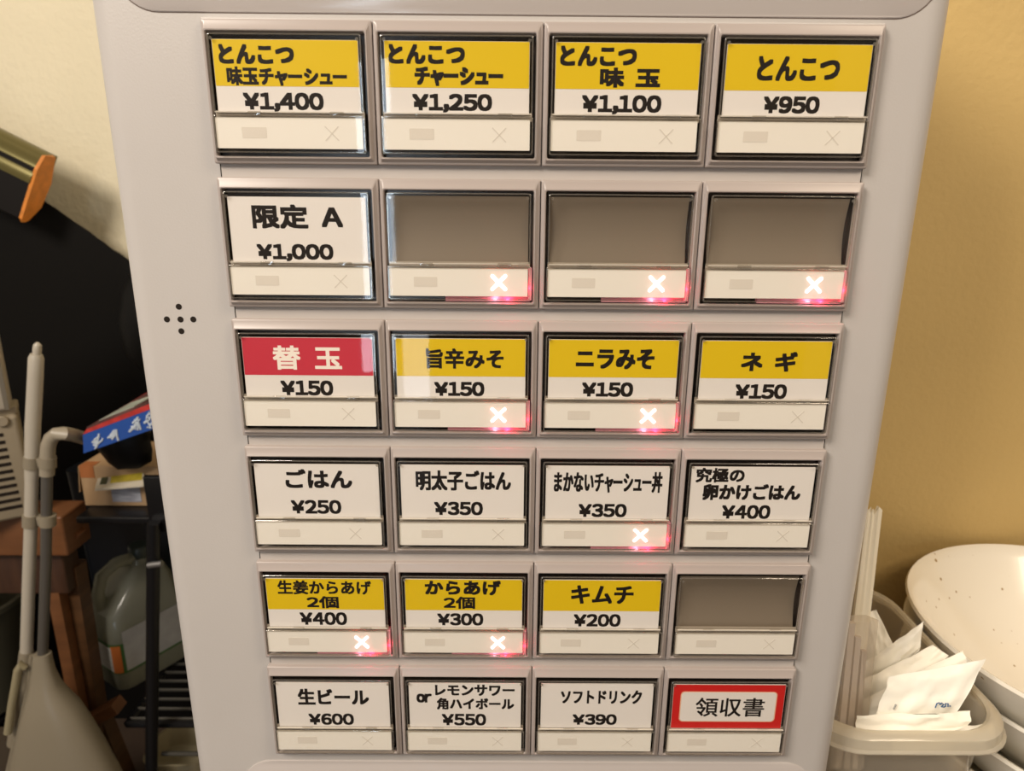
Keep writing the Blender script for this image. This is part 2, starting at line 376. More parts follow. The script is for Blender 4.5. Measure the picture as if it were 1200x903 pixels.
for row, col, band, lit, lines in BTN:
    cell = (X(col-2), Z(-row*P))
    words = ' '.join(t for t, _ in lines)
    kind = {'y': 'yellow and white card', 'r': 'crimson and white card', '': 'plain white card', '-': 'blank grey face', 'R': 'white card with a red border'}[band]
    lbl = ('button with %s' % kind) + (' reading %s' % words if words else '') + (', its cross lit' if lit else '')
    bt = obj('button', frame_me, tm, (cell[0]-base.x, -base.y, cell[1]-base.z), label=lbl)
    obj('recess', recess_me, bt)
    if band == '-': obj('blank_face', blank_me, bt)
    else:
        obj('menu_card', card_me, bt)
        if band in 'yr' and band: obj('colour_band', head_me if band == 'y' else headr_me, bt)
        if band == 'R':
            obj('colour_band', redfull_me, bt); obj('outline', line_me, bt); obj('name_field', inner_me, bt)
    obj('divider', div_me, bt); obj('seam_highlight', highlight_me, bt); obj('status_strip', strip_me, bt); obj('grey_field', field_me, bt)
    obj('cross_mark', lit_cross if lit else faint_cross, bt, label='glowing white cross' if lit else 'faint grey cross')
    ld = obj('card_lid', lid_me, bt); lr = obj('lid_rim', lidrim_me, bt)
    ld.rotation_euler = lr.rotation_euler = (math.radians(random.uniform(-.25, .25)), 0, math.radians(random.uniform(-.3, .3)))
    obj('status_lens', lens_me, bt); obj('lens_rim', lensrim_me, bt)
    if lit:
        obj('light_guide', guide_me, bt, label='glowing pink edge of the lens')
        for (uu, vv, pw, cl, yy) in ((.72, .727, .00012, (1, .50, .70), -.0030), (.80, .731, .0006, (1, .03, .10), -.0034), (.939, .66, .0002, (1, .02, .08), -.0036), (.74, .60, .0009, (1, .10, .06), .0016)):
            l = bpy.data.lights.new('red_lamp', 'POINT'); l.energy = pw*6; l.color = cl; l.shadow_soft_size = .0012
            lo = bpy.data.objects.new('red_lamp', l); C.objects.link(lo); lo.parent = bt; lo.location = (c(uu), yy, -c(vv))
    for t, bx in lines:
        price = t[0] == '¥'
        bold = B*.88 if price else (.003 if band == 'R' else B*(.6 if '姜' in t else .85 if t[0] == '明' else .7 if t[0] in '替旨' or '個' in t else .72 if len(t) > 6 or (row > 3 and len(t) > 4) or t in ('究極の', '2個', '生姜からあげ', '旨辛みそ') else .95))
        yy = YC + {'y': .0001, 'r': .0001, '': .00018, 'R': .00002}[band] - .00002
        if price: yy = YC+.00016
        lettering(t, bx, cell, bold*(0.9 if row > 2 else 1), 'price_lettering' if price else 'menu_lettering', white_ink_m if band == 'r' and not price else ink_m, bt, yy)

# ---------------------------------------------------------------- right side: counter, tub, packets, bowls
CT = 0.648
struct('trim_2', MB().box(-.22, 1.5, -.06, .314, CT-.04, CT), mat('counter_laminate', (.16, .10, .06), .4, noise_amt=.2, noise_scale=9, stretch=(1, 8, 1)))
tub_m = clear_mat('milky_tub_plastic', (.93, .91, .86), 1.45, .12, .30, (.95, .90, .78))
tubrim_m = clear_mat('milky_rim_plastic', (.90, .88, .84), 1.5, .12, .48, (.95, .91, .80))
RZ = at(1080, 862, .035).z
tub = thing('plastic_tub', 'milky clear plastic tub beside the machine, filled with wet towel packets', 'tub', (.28, .13, CT))
tx0, tx1, ty0, ty1 = .203, .3385, .038, .226
def tl(ins, z, rad=.036): return rrh(tx0+ins, tx1-ins, ty0+ins, ty1-ins, rad, z, 8)
part('tub_body', MB().loft([tl(.018, CT+.003, .022), tl(.014, CT+.001, .026), tl(.012, CT+.006), tl(.003, RZ-.012), tl(.002, RZ)], True, False), tub_m, tub)
part('rim', MB().ring([tl(.003, RZ-.001), tl(.0015, RZ+.0005), tl(-.001, RZ), tl(-.0045, RZ-.003), tl(-.005, RZ-.011), tl(-.0042, RZ-.011), tl(-.0035, RZ-.004), tl(.001, RZ-.0022), tl(.002, RZ-.006)]), tubrim_m, tub)
part('rim_bead', MB().ring([tl(-.005, RZ-.0105), tl(-.0066, RZ-.0115), tl(-.0066, RZ-.0125), tl(-.005, RZ-.0135), tl(-.0040, RZ-.012)]), tubrim_m, tub)

packet_m = mat('white_packet_film', (.94, .92, .83), .42, bump=.25, bump_scale=60, sss=.0)
def pouch(c00, c10, c11, c01, thick, seed, lbl, grp='wet towel packets in the tub', curl=.0):
    cs = [Vector(q) for q in (c00, c10, c11, c01)]; ctr = sum(cs, Vector())/4
    n = (cs[1]-cs[0]).cross(cs[3]-cs[0]).normalized()
    if n.y > 0: n = -n
    NU, NV = 22, 12; mb = MB()
    for side in (1, -1):
        b = len(mb.v)
        for j in range(NV+1):
            for i in range(NU+1):
                a, q = i/NU, j/NV
                p = (cs[0]*(1-a)+cs[1]*a)*(1-q)+(cs[3]*(1-a)+cs[2]*a)*q
                e = min(1, 5*min(a, 1-a))*min(1, 5*min(q, 1-q))
                w1 = noise.noise(Vector((a*3+seed*7.1, q*2.2, seed)))*.0035+noise.noise(Vector((a*9+seed, q*5, seed*3)))*.0014
                p = p+n*(side*thick*.5*e**.6*(1-.35*abs(2*a-1)**2)+w1+curl*(math.sin(a*math.pi))-.0001*side)
                mb.v.append(tuple(p))
        for j in range(NV):
            for i in range(NU):
                k = b+j*(NU+1)+i; mb.f.append((k, k+1, k+NU+2, k+NU+1))
    per = [i for i in range(NU+1)]+[(NU+1)*j+NU for j in range(1, NV+1)]+[(NU+1)*NV+i for i in range(NU-1, -1, -1)]+[(NU+1)*j for j in range(NV-1, 0, -1)]
    N = (NU+1)*(NV+1)
    for k in range(len(per)):
        a, b2 = per[k], per[(k+1) % len(per)]; mb.f.append((a, b2, b2+N, a+N))
    L = ctr; mb.v = [(p[0]-L.x, p[1]-L.y, p[2]-L.z) for p in mb.v]
    o = obj('wet_towel_packet', mb.mesh('wet_towel_packet', packet_m), None, L, label=lbl, category='packet', group=grp)
    return o, n
pouch(at(1008, 722, .150), at(1027, 714, .150), at(1047, 755, .14), at(1010, 800, .13), .004, 1, 'white packet at the back of the tub, a narrow point beside the paper sleeve')
pouch(at(1006, 782, .108), at(1082, 728, .112), at(1077, 762, .105), at(1008, 830, .098), .005, 2, 'white packet sticking up highest in the tub, its sharp corner pointing up right')
pouch(at(1006, 800, .094), at(1093, 755, .100), at(1112, 768, .094), at(1008, 845, .085), .005, 3, 'white packet in the middle of the tub, just below the highest corner')
pouch(at(1006, 822, .080), at(1128, 762, .088), at(1136, 785, .080), at(1008, 862, .070), .005, 4, 'white packet directly behind the one with the blue print')
pk, n = pouch(at(1042, 792, .070), at(1157, 772, .074), at(1119, 836, .060), at(1026, 836, .058), .005, 5, 'large white packet leaning in front with a small blue printed mark')
pouch(at(1004, 838, .054), at(1139, 834, .057), at(1130, 862, .050), at(1002, 868, .050), .004, 6, 'flat white packet low at the front of the tub, behind a shorter one')
pouch(at(1046, 860, .047), at(1163, 847, .053), at(1168, 866, .049), at(1046, 886, .045), .002, 7, 'white packet lowest at the front right inside the tub wall')
# the blue mark and grey dash printed on the big packet
blue_m = mat('blue_print', (.02, .10, .24), .5)
L = pk.location
def on_packet(pts, rad, m, name):
    mb = MB().tube(pts, rad, 6); mb.v = [(a-L.x, b-L.y, c_-L.z) for a, b, c_ in mb.v]; obj(name, mb.mesh(name, m), pk)
def pp(u, v):       # a point on the packet's plane, slightly in front of the film
    o_ = Vector((CX, CY, CZ)); dd = (at(u, v, .1)-o_).normalized(); t = (L-o_).dot(n)/dd.dot(n); return o_+dd*(t-.0052)
on_packet([pp(1096, 829), pp(1098, 824), pp(1101, 823)], .0004, blue_m, 'printed_mark')
on_packet([pp(1101, 825), pp(1104, 823.5), pp(1106, 825), pp(1103, 828), pp(1107, 828)], .0005, blue_m, 'printed_mark')
on_packet([pp(1108, 828), pp(1108, 824), pp(1111, 824), pp(1111, 828)], .0005, blue_m, 'printed_mark')
on_packet([pp(1113, 826.5), pp(1113.6, 827.5)], .0006, blue_m, 'printed_mark')
on_packet([pp(1047, 831), pp(1050, 825)], .0006, mat('grey_print', (.35, .36, .34), .5), 'printed_mark')

# tall paper sleeve with a serrated top, and the clear-wrapped strips in front of it
sl = MB(); a0, a1 = at(1016, 598, .15), at(1034, 598, .15); b0, b1 = at(985, 860, .10), at(1004, 860, .10)
NT = 8; top = []
for k in range(NT+1):
    q = k/NT; pz = a0.lerp(a1, q); zig = (0, .35, -.5, .5, -.9, -.35, .75, .5, .1)[k]
    top.append(pz+Vector((0, 0, .004*zig)))
bot = [b0.lerp(b1, k/NT) for k in range(NT+1)]
mid = [top[k].lerp(bot[k], .5)+Vector((0, -.002*math.sin(math.pi*k/NT), 0)) for k in range(NT+1)]
offv = Vector((0, .003, 0))
sl.loft([[p for p in T]+[p+offv for p in reversed(T)] for T in (top, mid, bot)])
s_t = thing('paper_sleeve', 'tall narrow white paper sleeve with a serrated top standing behind the packets', 'paper sleeve', tuple(b0.lerp(b1, .5)))
part('sleeve', sl, mat('sleeve_paper', (.85, .78, .62), .6), s_t)
wrap = thing('wrapped_spoon', 'clear-wrapped long strip standing in the tub against the machine', 'wrapped utensil', tuple(at(995, 895, .07)))
sp = MB(); A, Bq = at(1009, 730, .085), at(992, 900, .062)
ax = Vector((1, 0, 0))
for k, (o_, wd) in enumerate(((-.0062, .0045), (.0, .0042), (.0062, .0036))):
    sp.loft([[q+ax*(o_-wd/2), q+ax*(o_+wd/2), q+ax*(o_+wd/2)+Vector((0, .003, 0)), q+ax*(o_-wd/2)+Vector((0, .003, 0))] for q in (A+Vector((0, 0, -.012*k)), Bq)])
part('stick', sp, mat('pale_grey_stick', (.66, .58, .50), .4), wrap, False)
fl = MB(); fl.loft([[q+ax*x_+Vector((0, y_, 0)) for x_, y_ in ((-.0125, 0), (-.004, -.003), (.006, -.003), (.0125, 0), (.006, .006), (-.004, .006))] for q in (A+Vector((0, 0, .003)), Bq)])
part('film', fl, clear_mat('clear_film', (.95, .93, .9), 1.5, .08, .22, (.9, .85, .8)), wrap, False)

# bowls
bowl_m = mat('speckled_cream_glaze', (.90, .86, .76), .18, coat=.3)
nt = bowl_m.node_tree; b = nt.nodes['Principled BSDF']
tc = nt.nodes.new('ShaderNodeTexCoord'); vo = nt.nodes.new('ShaderNodeTexVoronoi'); vo.inputs['Scale'].default_value = 70
n1 = nt.nodes.new('ShaderNodeTexNoise'); n1.inputs['Scale'].default_value = 14
rp = nt.nodes.new('ShaderNodeValToRGB'); rp.color_ramp.elements[0].position = .10; rp.color_ramp.elements[1].position = .14
rp.color_ramp.elements[0].color = (.40, .28, .14, 1); rp.color_ramp.elements[1].color = (.90, .86, .76, 1)
md = nt.nodes.new('ShaderNodeMath'); md.operation = 'MULTIPLY_ADD'; md.inputs[1].default_value = .30; 
nt.links.new(tc.outputs['Object'], vo.inputs['Vector']); nt.links.new(tc.outputs['Object'], n1.inputs['Vector'])
nt.links.new(n1.outputs['Fac'], md.inputs[0]); 
sb = nt.nodes.new('ShaderNodeMath'); sb.operation = 'SUBTRACT'; sb.inputs[1].default_value = .14
nt.links.new(md.outputs[0], sb.inputs[0]); md.inputs[2].default_value = 0
ad = nt.nodes.new('ShaderNodeMath'); ad.operation = 'ADD'; nt.links.new(sb.outputs[0], ad.inputs[1]); nt.links.new(vo.outputs['Distance'], ad.inputs[0])
nt.links.new(ad.outputs[0], rp.inputs['Fac']); nt.links.new(rp.outputs['Color'], b.inputs['Base Color'])
BS = .1548/.1215
prof = [(rd*BS, z*BS) for rd, z in [(.0, .024), (.045, .025), (.072, .036), (.096, .058), (.112, .080), (.118, .0865), (.1205, .0875), (.1215, .0855), (.1165, .078), (.101, .054), (.078, .031), (.054, .020), (.050, .017), (.048, 0), (.041, 0), (.040, .018), (0, .018)]]
BR = 1.0
bowl_me = MB().lathe(prof, n=72).mesh('bowl', bowl_m)
BX, BY = .5030, .1515
bl = ['top speckled cream bowl of the stack, its inside in full view', 'second speckled cream bowl from the top of the stack', 'third speckled cream bowl from the top of the stack', 'bottom speckled cream bowl standing on the counter']
for k in range(4):
    obj('bowl', bowl_me, None, (BX+(0, .004, .002, .003)[k], BY+(0, .002, -.003, 0)[k], CT+.0915-.0305*k), label=bl[k], category='bowl', group='stacked bowls beside the tub')

# ---------------------------------------------------------------- left side, back to front
black_m = mat('black_board', (.0035, .003, .0025), .7, spec=.15)
def slab(pts, y0, y1): return MB().loft([[(p.x, y0, p.z) for p in pts], [(p.x, y1, p.z) for p in pts]])
e = [at(-200, 75, 1.0), at(45, 231, 1.0), at(147, 303, 1.0), at(360, 452, 1.0)]
pts = []
for k in range(3):
    for q in range(12):
        p = e[k].lerp(e[k+1], q/12); p = p+Vector((0, 0, random.uniform(-.0018, .0018))); pts.append(p)
pts.append(e[3]); pts += [Vector((e[3].x, 1, .0)), Vector((e[0].x, 1, .0))]
bd = thing('black_board', 'large matt black board with a slanting top edge against the cream wall', 'board', (e[1].x, 1.0, 0))
part('panel', slab(pts, 1.0, 1.005), black_m, bd, False)

# slanting black rail with an olive metallic nosing and a raw orange end
E0 = at(43, 220, .93); dirv = (at(-150, 85, .93)-at(65, 192, .93)).normalized(); up = (at(65, 192, .93)-at(20, 249, .93)); HH = up.length; up = (up-dirv*up.dot(dirv)).normalized()
rail = thing('slanting_rail', 'black slanting rail with a shiny olive metal top edge and raw orange end', 'rail', tuple(E0))
def rp_(h, y, s): return E0+up*(h*HH)+Vector((0, y, 0))+dirv*s
sec = [(.30, -.018), (-.50, -.018), (-.54, -.012), (-.54, .028), (.30, .028), (.30, .0)]
part('core', MB().loft([[rp_(h, y, s) for h, y in sec] for s in (.0015, .6)]), mat('black_gloss_rail', (.004, .003, .003), .4, spec=.25), rail, False)
prof2 = []
for k in range(33):                           # ridged quarter round over the upper front edge
    q = k/32; a = math.pi/2*q; rg = .0022*abs(math.sin(q*math.pi*3.0))
    prof2.append((.06+.46*math.sin(a)+rg*3*math.sin(a), -.0205-rg*math.cos(a)+.052*(1-math.cos(a))))
prof2 += [(.30, .030), (.06, -.010)]
part('nosing', MB().loft([[rp_(h, y, s) for h, y in prof2] for s in (.001, .6)]), mat('olive_gold_metal', (.15, .13, .045), .3, metal=.55), rail)
sec2 = [(.52, -.010), (.30, -.0195), (.0, -.0195), (-.50, -.019), (-.56, -.010), (-.54, .0), (-.30, .024), (.10, .030), (.52, .018)]
part('raw_end', MB().loft([[rp_(h+.012*random.uniform(-1, 1), y, s) for h, y in sec2] for s in (.002, -.004)]), mat('raw_orange_end', (.62, .21, .025), .6, noise_amt=.15, noise_scale=60), rail, False)

# dark bag hanging in the black corner
bag_m = mat('black_bag_film', (.002, .002, .002), .5, spec=.2, bump=.3, bump_scale=30)
p = at(150, 400, .88)
obj('black_bag', MB().lathe([(0, -.10), (.05, -.098), (.075, -.06), (.08, .0), (.066, .06), (.04, .10), (.015, .125), (.02, .14), (0, .14)], (0, 0, 0), 24, 1, .8).mesh('black_bag', bag_m), None, (p.x+.04, .937, p.z+.03),
    label='black plastic bag hanging in the dark behind the machine edge', category='bag')

# beige cabinet with a vent grille, on the wooden table
cab_m = mat('aged_beige_plastic', (.30, .25, .175), .5, noise_amt=.05, noise_scale=8)
zt, zb_, zm = at(0, 330, .66).z, at(10, 598, .66).z, at(20, 476, .66).z
kc = at(42, 598, .64); CZB = zb_                 # its lower right front corner; the case is turned towards the room
cb = thing('vented_appliance', 'beige box appliance with dark vent slots standing on the wooden table', 'appliance', tuple(kc))
cb.location.z = zb_; LB = Vector(cb.location)
xr = kc.x
part('lower_case', MB().box(xr-.40, xr, .645, .70, zb_, zm-.008, .006), cab_m, cb)
part('ledge', MB().box(xr-.405, xr+.001, .652, .70, zm-.010, zm+.004, .003), cab_m, cb)
part('upper_case', MB().box(xr-.40, xr-.006, .643, .70, zm, zt+.02, .006), mat('pale_beige_panel', (.42, .37, .30), .45), cb)
part('edge_trim', MB().box(xr-.014, xr-.008, .638, .647, zm+.003, zt+.02), mat('grey_trim', (.16, .14, .11), .4), cb, False)
nS = 11; zs0, zs1 = at(10, 502, .66).z, at(10, 584, .66).z
for k in range(nS):
    z = zs0+(zs1-zs0)*k/(nS-1)
    part('vent_slot', MB().box(xr-.30, xr-.022+.0006*k, .6442, .650, z-.0026, z+.0026), slot_m, cb, False)
kx, kz = xr-.020, at(14, 488, .655).z
part('round_button', MB().loft([[(kx+rd*math.cos(a), y, kz+rd*math.sin(a)) for a in [2*math.pi*k/20 for k in range(20)]] for rd, y in ((.0085, .648), (.0085, .6415), (.007, .640))]), cab_m, cb)
cb.rotation_euler.z = math.radians(34)

wood_m = mat('brown_wood', (.085, .040, .016), .45, noise_amt=.25, noise_scale=6, stretch=(2, 2, 14), bump=.1, bump_scale=30)
woodl_m = mat('orange_brown_wood', (.15, .060, .022), .45, noise_amt=.2, noise_scale=6, stretch=(2, 2, 10))
woodd_m = mat('dark_brown_wood', (.050, .021, .010), .5, noise_amt=.25, noise_scale=6, stretch=(14, 2, 2))
ty = .64; TZ = CZB-.001; TZf = at(40, 617, ty).z
tz0 = at(40, 652, ty).z; xt = at(78, 640, ty).x
tb = thing('wooden_table', 'brown wooden table at the left edge with a slanting leg', 'table', (xt-.3, .8, 0))
part('table_top', MB().box(xt-.75, xt, ty, .705, tz0, TZ, .004), woodl_m, tb)
part('apron', MB().box(xt-.72, xt-.025, ty+.02, .70, at(40, 692, ty+.03).z, tz0-.001, .003), woodd_m, tb)
def beam(name, p0, p1, wx, wy, m, parent, m2=None):
    d_ = (p1-p0).normalized(); a = Vector((0, 1, 0)).cross(d_).normalized()*wx/2; b_ = Vector((0, wy, 0))
    return part(name, MB().loft([[q-a, q+a, q+a+b_, q-a+b_] for q in (p0, p1)]), m, parent, False)
beam('leg', at(76, 665, .68), at(107, 862, .68), .036, .03, wood_m, tb)
q0, q1 = at(61, 690, .66), at(92, 850, .66)
beam('leg_brace', q0, q1, .020, .03, woodl_m, tb)
beam('corner_brace', at(86, 622, .665), at(54, 668, .665), .022, .02, woodl_m, tb)
beam('foot_rail', at(96, 852, .655), at(134, 832, .655), .020, .03, woodl_m, tb)
beam('rear_leg', Vector((xt-.68, .66, tz0)), Vector((xt-.70, .66, 0)), .04, .03, wood_m, tb)
beam('leg', Vector((at(107, 862, .68).x, .69, at(107, 862, .68).z+.02)), Vector((at(107, 862, .68).x+.05, .69, 0)), .036, .03, wood_m, tb)
# crumpled cloth on the table edge
mb = MB(); cp = at(6, 608, .66)
NL = 12; loops = []
for j in range(NL+1):
    a = math.pi*j/NL; loops.append([Vector((cp.x+.05*math.sin(a)*math.cos(t)*(1+.3*noise.noise(Vector((math.cos(t)*2, math.sin(t)*2, a)))), .655+.012+.012*math.sin(a)*math.sin(t)-.024, TZ+.011+.011*math.cos(a)*(1+.5*noise.noise(Vector((math.cos(t)*3, a*2, 1)))))) for t in [2*math.pi*k/24 for k in range(24)]])
mb.v = []; mb.loft(loops)
mb.v = [(p[0], p[1]+.0, max(p[2], TZ+.0005)) for p in mb.v]
cz_ = thing('crumpled_cloth', 'crumpled grey cloth on the table edge under the beige appliance', 'cloth', (cp.x, .66, TZ))
part('cloth', mb, mat('grey_cloth', (.25, .21, .18), .8, bump=.5, bump_scale=90, noise_amt=.3, noise_scale=50), cz_)

# dark bucket under the table
obj('bucket', MB().lathe([(.0, .0), (.085, .0), (.095, .01), (.125, .23), (.132, .235), (.132, .245), (.122, .245), (.09, .012), (0, .01)], n=36).mesh('bucket', mat('dull_green_grey_plastic', (.09, .085, .06), .4)), None,
    (at(-20, 850, .82).x, .82, .20), label='dull grey-green bucket in the dark under the wooden table', category='bucket')
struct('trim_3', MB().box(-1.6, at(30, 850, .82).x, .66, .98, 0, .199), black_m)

# rack with shelves
rk_m = mat('black_painted_steel', (.006, .006, .007), .3, spec=.35)
RY0, RY1 = .64, .97
zs = at(140, 606, RY0).z; zsl = at(190, 822, RY0).z
zl = at(157, 812, .72).z
rx0, rx1 = at(88, 606, RY0).x, at(88, 606, RY0).x+.46
rk = thing('steel_rack', 'black steel rack with slanting legs beside the machine holding box and bottle', 'rack', (rx0+.2, .8, 0))
def rod(name, p0, p1, rad=.0085, m=rk_m): return part(name, MB().tube([p0, p1], rad, 12), m, rk)
part('upper_shelf', MB().box(rx0, rx1, RY0, RY1, zs-.012, zs, .003), rk_m, rk)
rod('front_leg', at(180, 612, RY0-.02), Vector((at(165, 903, RY0-.02).x-.01, RY0-.02, .02)), .0100)
part('corner_plate', MB().box(at(172, 560, RY0).x, rx1, RY0-.012, RY0-.002, zs-.02, at(172, 555, RY0).z, .002), rk_m, rk)
rod('back_leg', Vector((rx0+.02, RY1, 0)), Vector((rx0+.02, RY1, zs)))
rod('back_leg', Vector((rx1-.02, RY1, 0)), Vector((rx1-.02, RY1, zs)))
rod('joint_pin', at(174, 662, RY0-.03), at(190, 660, RY0-.03), .005, mat('steel_pin', (.3, .3, .3), .3, metal=.8))
ls = part('lower_shelf_frame', MB().tube([(rx0+.02, RY0+.01, zl-.006), (rx1, RY0+.01, zl-.006), (rx1, RY1, zl-.006), (rx0+.02, RY1, zl-.006), (rx0+.02, RY0+.01, zl-.006)], .006, 8), rk_m, rk)
wire_m = mat('grey_wire', (.12, .115, .10), .3, metal=.6)
for k in range(14):
    y = RY0+.02+k*.0245
    part('shelf_wire', MB().tube([(rx0+.02, y, zl-.003), (rx1, y, zl-.003)], .003, 6), wire_m, rk)
part('cross_bar', MB().tube([(rx0+.08, RY0, zl-.060), (rx1, RY0, zl-.060)], .004, 8), wire_m, rk)
part('bottom_shelf', MB().box(rx0, rx1, RY0, RY1, .10, .11, .002), mat('dull_black_shelf', (.03, .02, .014), .6), rk)

# cardboard box on the upper shelf
card_m = mat('cardboard', (.36, .235, .125), .75, noise_amt=.06, noise_scale=20)
bx0, bx1 = at(101, 598, .68).x, at(171, 598, .68).x; bz0, bz1 = zs+.001, at(101, 546, .68).z
bxo = thing('cardboard_box', 'small cardboard box with a printed side on the rack upper shelf', 'box', ((bx0+bx1)/2, .74, bz0))
part('carton', MB().box(bx0, bx1+.03, .68, .80, bz0, bz1, .0015), card_m, bxo)
part('flap', MB().loft([[(bx0-.001, .68, bz1), (bx0-.02, .70, bz1-.055), (bx0-.019, .78, bz1-.055), (bx0-.001, .80, bz1)], [(bx0+.001, .68, bz1), (bx0-.018, .70, bz1-.055), (bx0-.017, .78, bz1-.055), (bx0+.001, .80, bz1)]]), card_m, bxo, False)
part('tape', MB().box(bx0+.001, bx0+.024, .6792, .70, bz1-.020, bz1+.0006), mat('brown_tape', (.36, .13, .045), .35), bxo, False)
part('printed_label', MB().box(at(128, 560, .679).x, at(162, 560, .679).x, .6788, .6798, bz0+.008, bz1-.024), mat('pale_blue_print', (.30, .31, .36), .6, noise_amt=.35, noise_scale=45, stretch=(1, 1, 5)), bxo, False)
# magazine on the box, black pouch, booklet on top
mg = thing('leaflet', 'yellow and white leaflet lying on the cardboard box', 'leaflet', tuple(at(140, 566, .66)))
def sheet(p, th=.0015): return MB().loft([[Vector(q) for q in p], [Vector(q)-Vector((0, 0, th)) for q in p]])
A1, A2, A3, A4 = at(111, 573, .655), at(168, 568, .655), at(169, 540, .705), at(118, 548, .705)
part('page', sheet([A1, A2, A3, A4], .003), mat('white_page', (.55, .50, .40), .5), mg, False)
def lp(a, b): return A1.lerp(A2, a).lerp(A4.lerp(A3, a), b)+Vector((0, -.0004, .0006))
part('yellow_picture', sheet([lp(.30, .22), lp(.97, .22), lp(.97, .97), lp(.30, .97)], .0008), mat('yellow_picture_print', (.45, .36, .03), .5, noise_amt=.35, noise_scale=30), mg, False)
part('dark_picture', sheet([lp(.08, .2), lp(.22, .2), lp(.24, .9), lp(.10, .9)], .0008), mat('dark_picture_print', (.04, .05, .02), .5), mg, False)
pc = at(150, 540, .66)
pm_ = MB().lathe([(.0001, -.034), (.02, -.033), (.036, -.022), (.046, -.006), (.050, .010), (.046, .026), (.030, .034), (.0001, .036)], (0, 0, 0), 28, .95, .5)
pm_.v = [(x*(1+.35*noise.noise(Vector((x*30, y*30, z*40)))), y, z*(1+.5*noise.noise(Vector((x*25+5, y*30, z*20))))) for x, y, z in pm_.v]
obj('black_pouch', pm_.mesh('black_pouch', bag_m), None, (pc.x-.002, .665, pc.z+.024),
    label='black soft pouch squeezed between the blue booklet and the leaflet', category='pouch')
bk = thing('booklet', 'thick blue and red booklet tilted on top of the rack pile', 'booklet', tuple(at(136, 515, .60)))
c0, c1, c2, c3 = at(98, 531, .585), at(184, 501, .585), at(182, 477, .585), at(97, 509, .585)
back = Vector((.03, .13, .020))
thick_dir = (c3-c0).normalized()
part('pages', MB().loft([[c0, c1, c2, c3], [c0+back, c1+back, c2+back, c3+back]]), mat('blue_cover', (.020, .075, .32), .35), bk, False)
off = Vector((0, -.0004, 0)); n_ = (c3-c0)*.30
part('red_band', MB().loft([[c3+off, c2+off, c2+n_+off, c3+n_+Vector((.006, 0, 0))], [c3+back, c2+back, c2+n_+back, c3+n_+back]]), mat('red_cover_edge', (.42, .035, .03), .35, noise_amt=.3, noise_scale=60), bk, False)
t0, t1 = c3+n_+Vector((.006, 0, 0)), c2+n_
part('cover_picture', MB().loft([[t0+off, t1+off, t1+back, t0+back], [q+Vector((0, 0, .0025)) for q in (t0, t1, t1+back, t0+back)]]), mat('dark_cover_picture', (.11, .045, .040), .35, noise_amt=.7, noise_scale=24), bk, False)
zq = Vector((0, 0, .0032))
def cp_(a, b_): return t0.lerp(t1, a)+back*b_+zq
part('pale_picture', sheet([cp_(.06, .12), cp_(.60, .10), cp_(.62, .45), cp_(.12, .55)], .0006), mat('pale_cover_picture', (.38, .42, .36), .35, noise_amt=.25, noise_scale=30), bk, False)
wm = mat('white_cover_print', (.55, .62, .70), .4)
def onb(a, b_): return c0.lerp(c1, a).lerp(c3.lerp(c2, a), b_)+Vector((0, -.0006, 0))
for a0_ in (.12, .34, .62, .82):                # unreadable white characters on the spine
    for s in range(7):
        x0_, y0_ = a0_+random.uniform(0, .10), random.uniform(.2, .75)
        part('printed_mark', MB().tube([onb(x0_, y0_), onb(x0_+random.uniform(.03, .08), y0_+random.uniform(-.2, .2)), onb(x0_+random.uniform(.02, .09), y0_+random.uniform(-.35, .35))], .0015, 5), wm, bk)

# detergent bottle on the wire shelf
bt_m = clear_mat('translucent_bottle', (.62, .62, .52), 1.45, .2, .62, (.42, .43, .36))
liq_m = mat('pale_liquid', (.20, .20, .10), .3)
by = .80; pb = at(166, 800, by)
bx = pb.x+.010
bot_t = thing('detergent_bottle', 'translucent jug with a green-edged label standing on the wire shelf', 'bottle', (bx, by, zl))
H = at(165, 652, by).z-zl
th = math.radians(58)
def bl_(hw, hd, z, rad, dx=0, dy=0):
    out = []
    for p in rr(-hw+dx, hw+dx, -hd+dy, hd+dy, rad, 0, 6):
        x, y = p[0], p[2]; out.append((bx+x*math.cos(th)-y*math.sin(th), by+x*math.sin(th)+y*math.cos(th), zl+z))
    return out
part('jug', MB().loft([bl_(.060, .046, .001, .02), bl_(.070, .056, .008, .022), bl_(.073, .059, .03, .022), bl_(.073, .059, H*.55, .022), bl_(.068, .054, H*.66, .022), bl_(.048, .042, H*.80, .02, .016), bl_(.034, .032, H*.89, .018, .022), bl_(.024, .022, H*.93, .014, .026), bl_(.021, .019, H*.97, .012, .026)]), bt_m, bot_t)
part('liquid', MB().loft([bl_(.058, .044, .003, .02), bl_(.068, .054, .012, .02), bl_(.070, .056, H*.30, .02)]), liq_m, bot_t)
def bp(x, y, z): return Vector((bx+x*math.cos(th)-y*math.sin(th), by+x*math.sin(th)+y*math.cos(th), zl+z))
part('carry_handle', MB().tube([bp(-.058, 0, H*.66), bp(-.060, 0, H*.80), bp(-.048, 0, H*.93), bp(-.022, 0, H*.985), bp(.010, 0, H*.97)], [.011, .011, .011, .011, .012], 14), bt_m, bot_t)
part('cap', MB().lathe([(0, 0), (.019, 0), (.020, .003), (.020, .022), (.018, .025), (0, .025)], tuple(bp(.026, 0, H*.955)), 28), mat('dark_cap', (.02, .03, .025), .4), bot_t)
def side_patch(name, a0_, a1_, z0, z1, m, grow=.0008):
    ring = [bl_(.073+grow, .059+grow, z, .022) for z in (z0, z1)]; n = len(ring[0]); i0, i1 = a0_, a1_
    idx = [i % n for i in range(i0, i1+1)]
    mb = MB()
    mb.loft([[ring[0][i] for i in idx], [ring[1][i] for i in idx]], False, False, closed=False)
    return part(name, mb, m, bot_t, True)
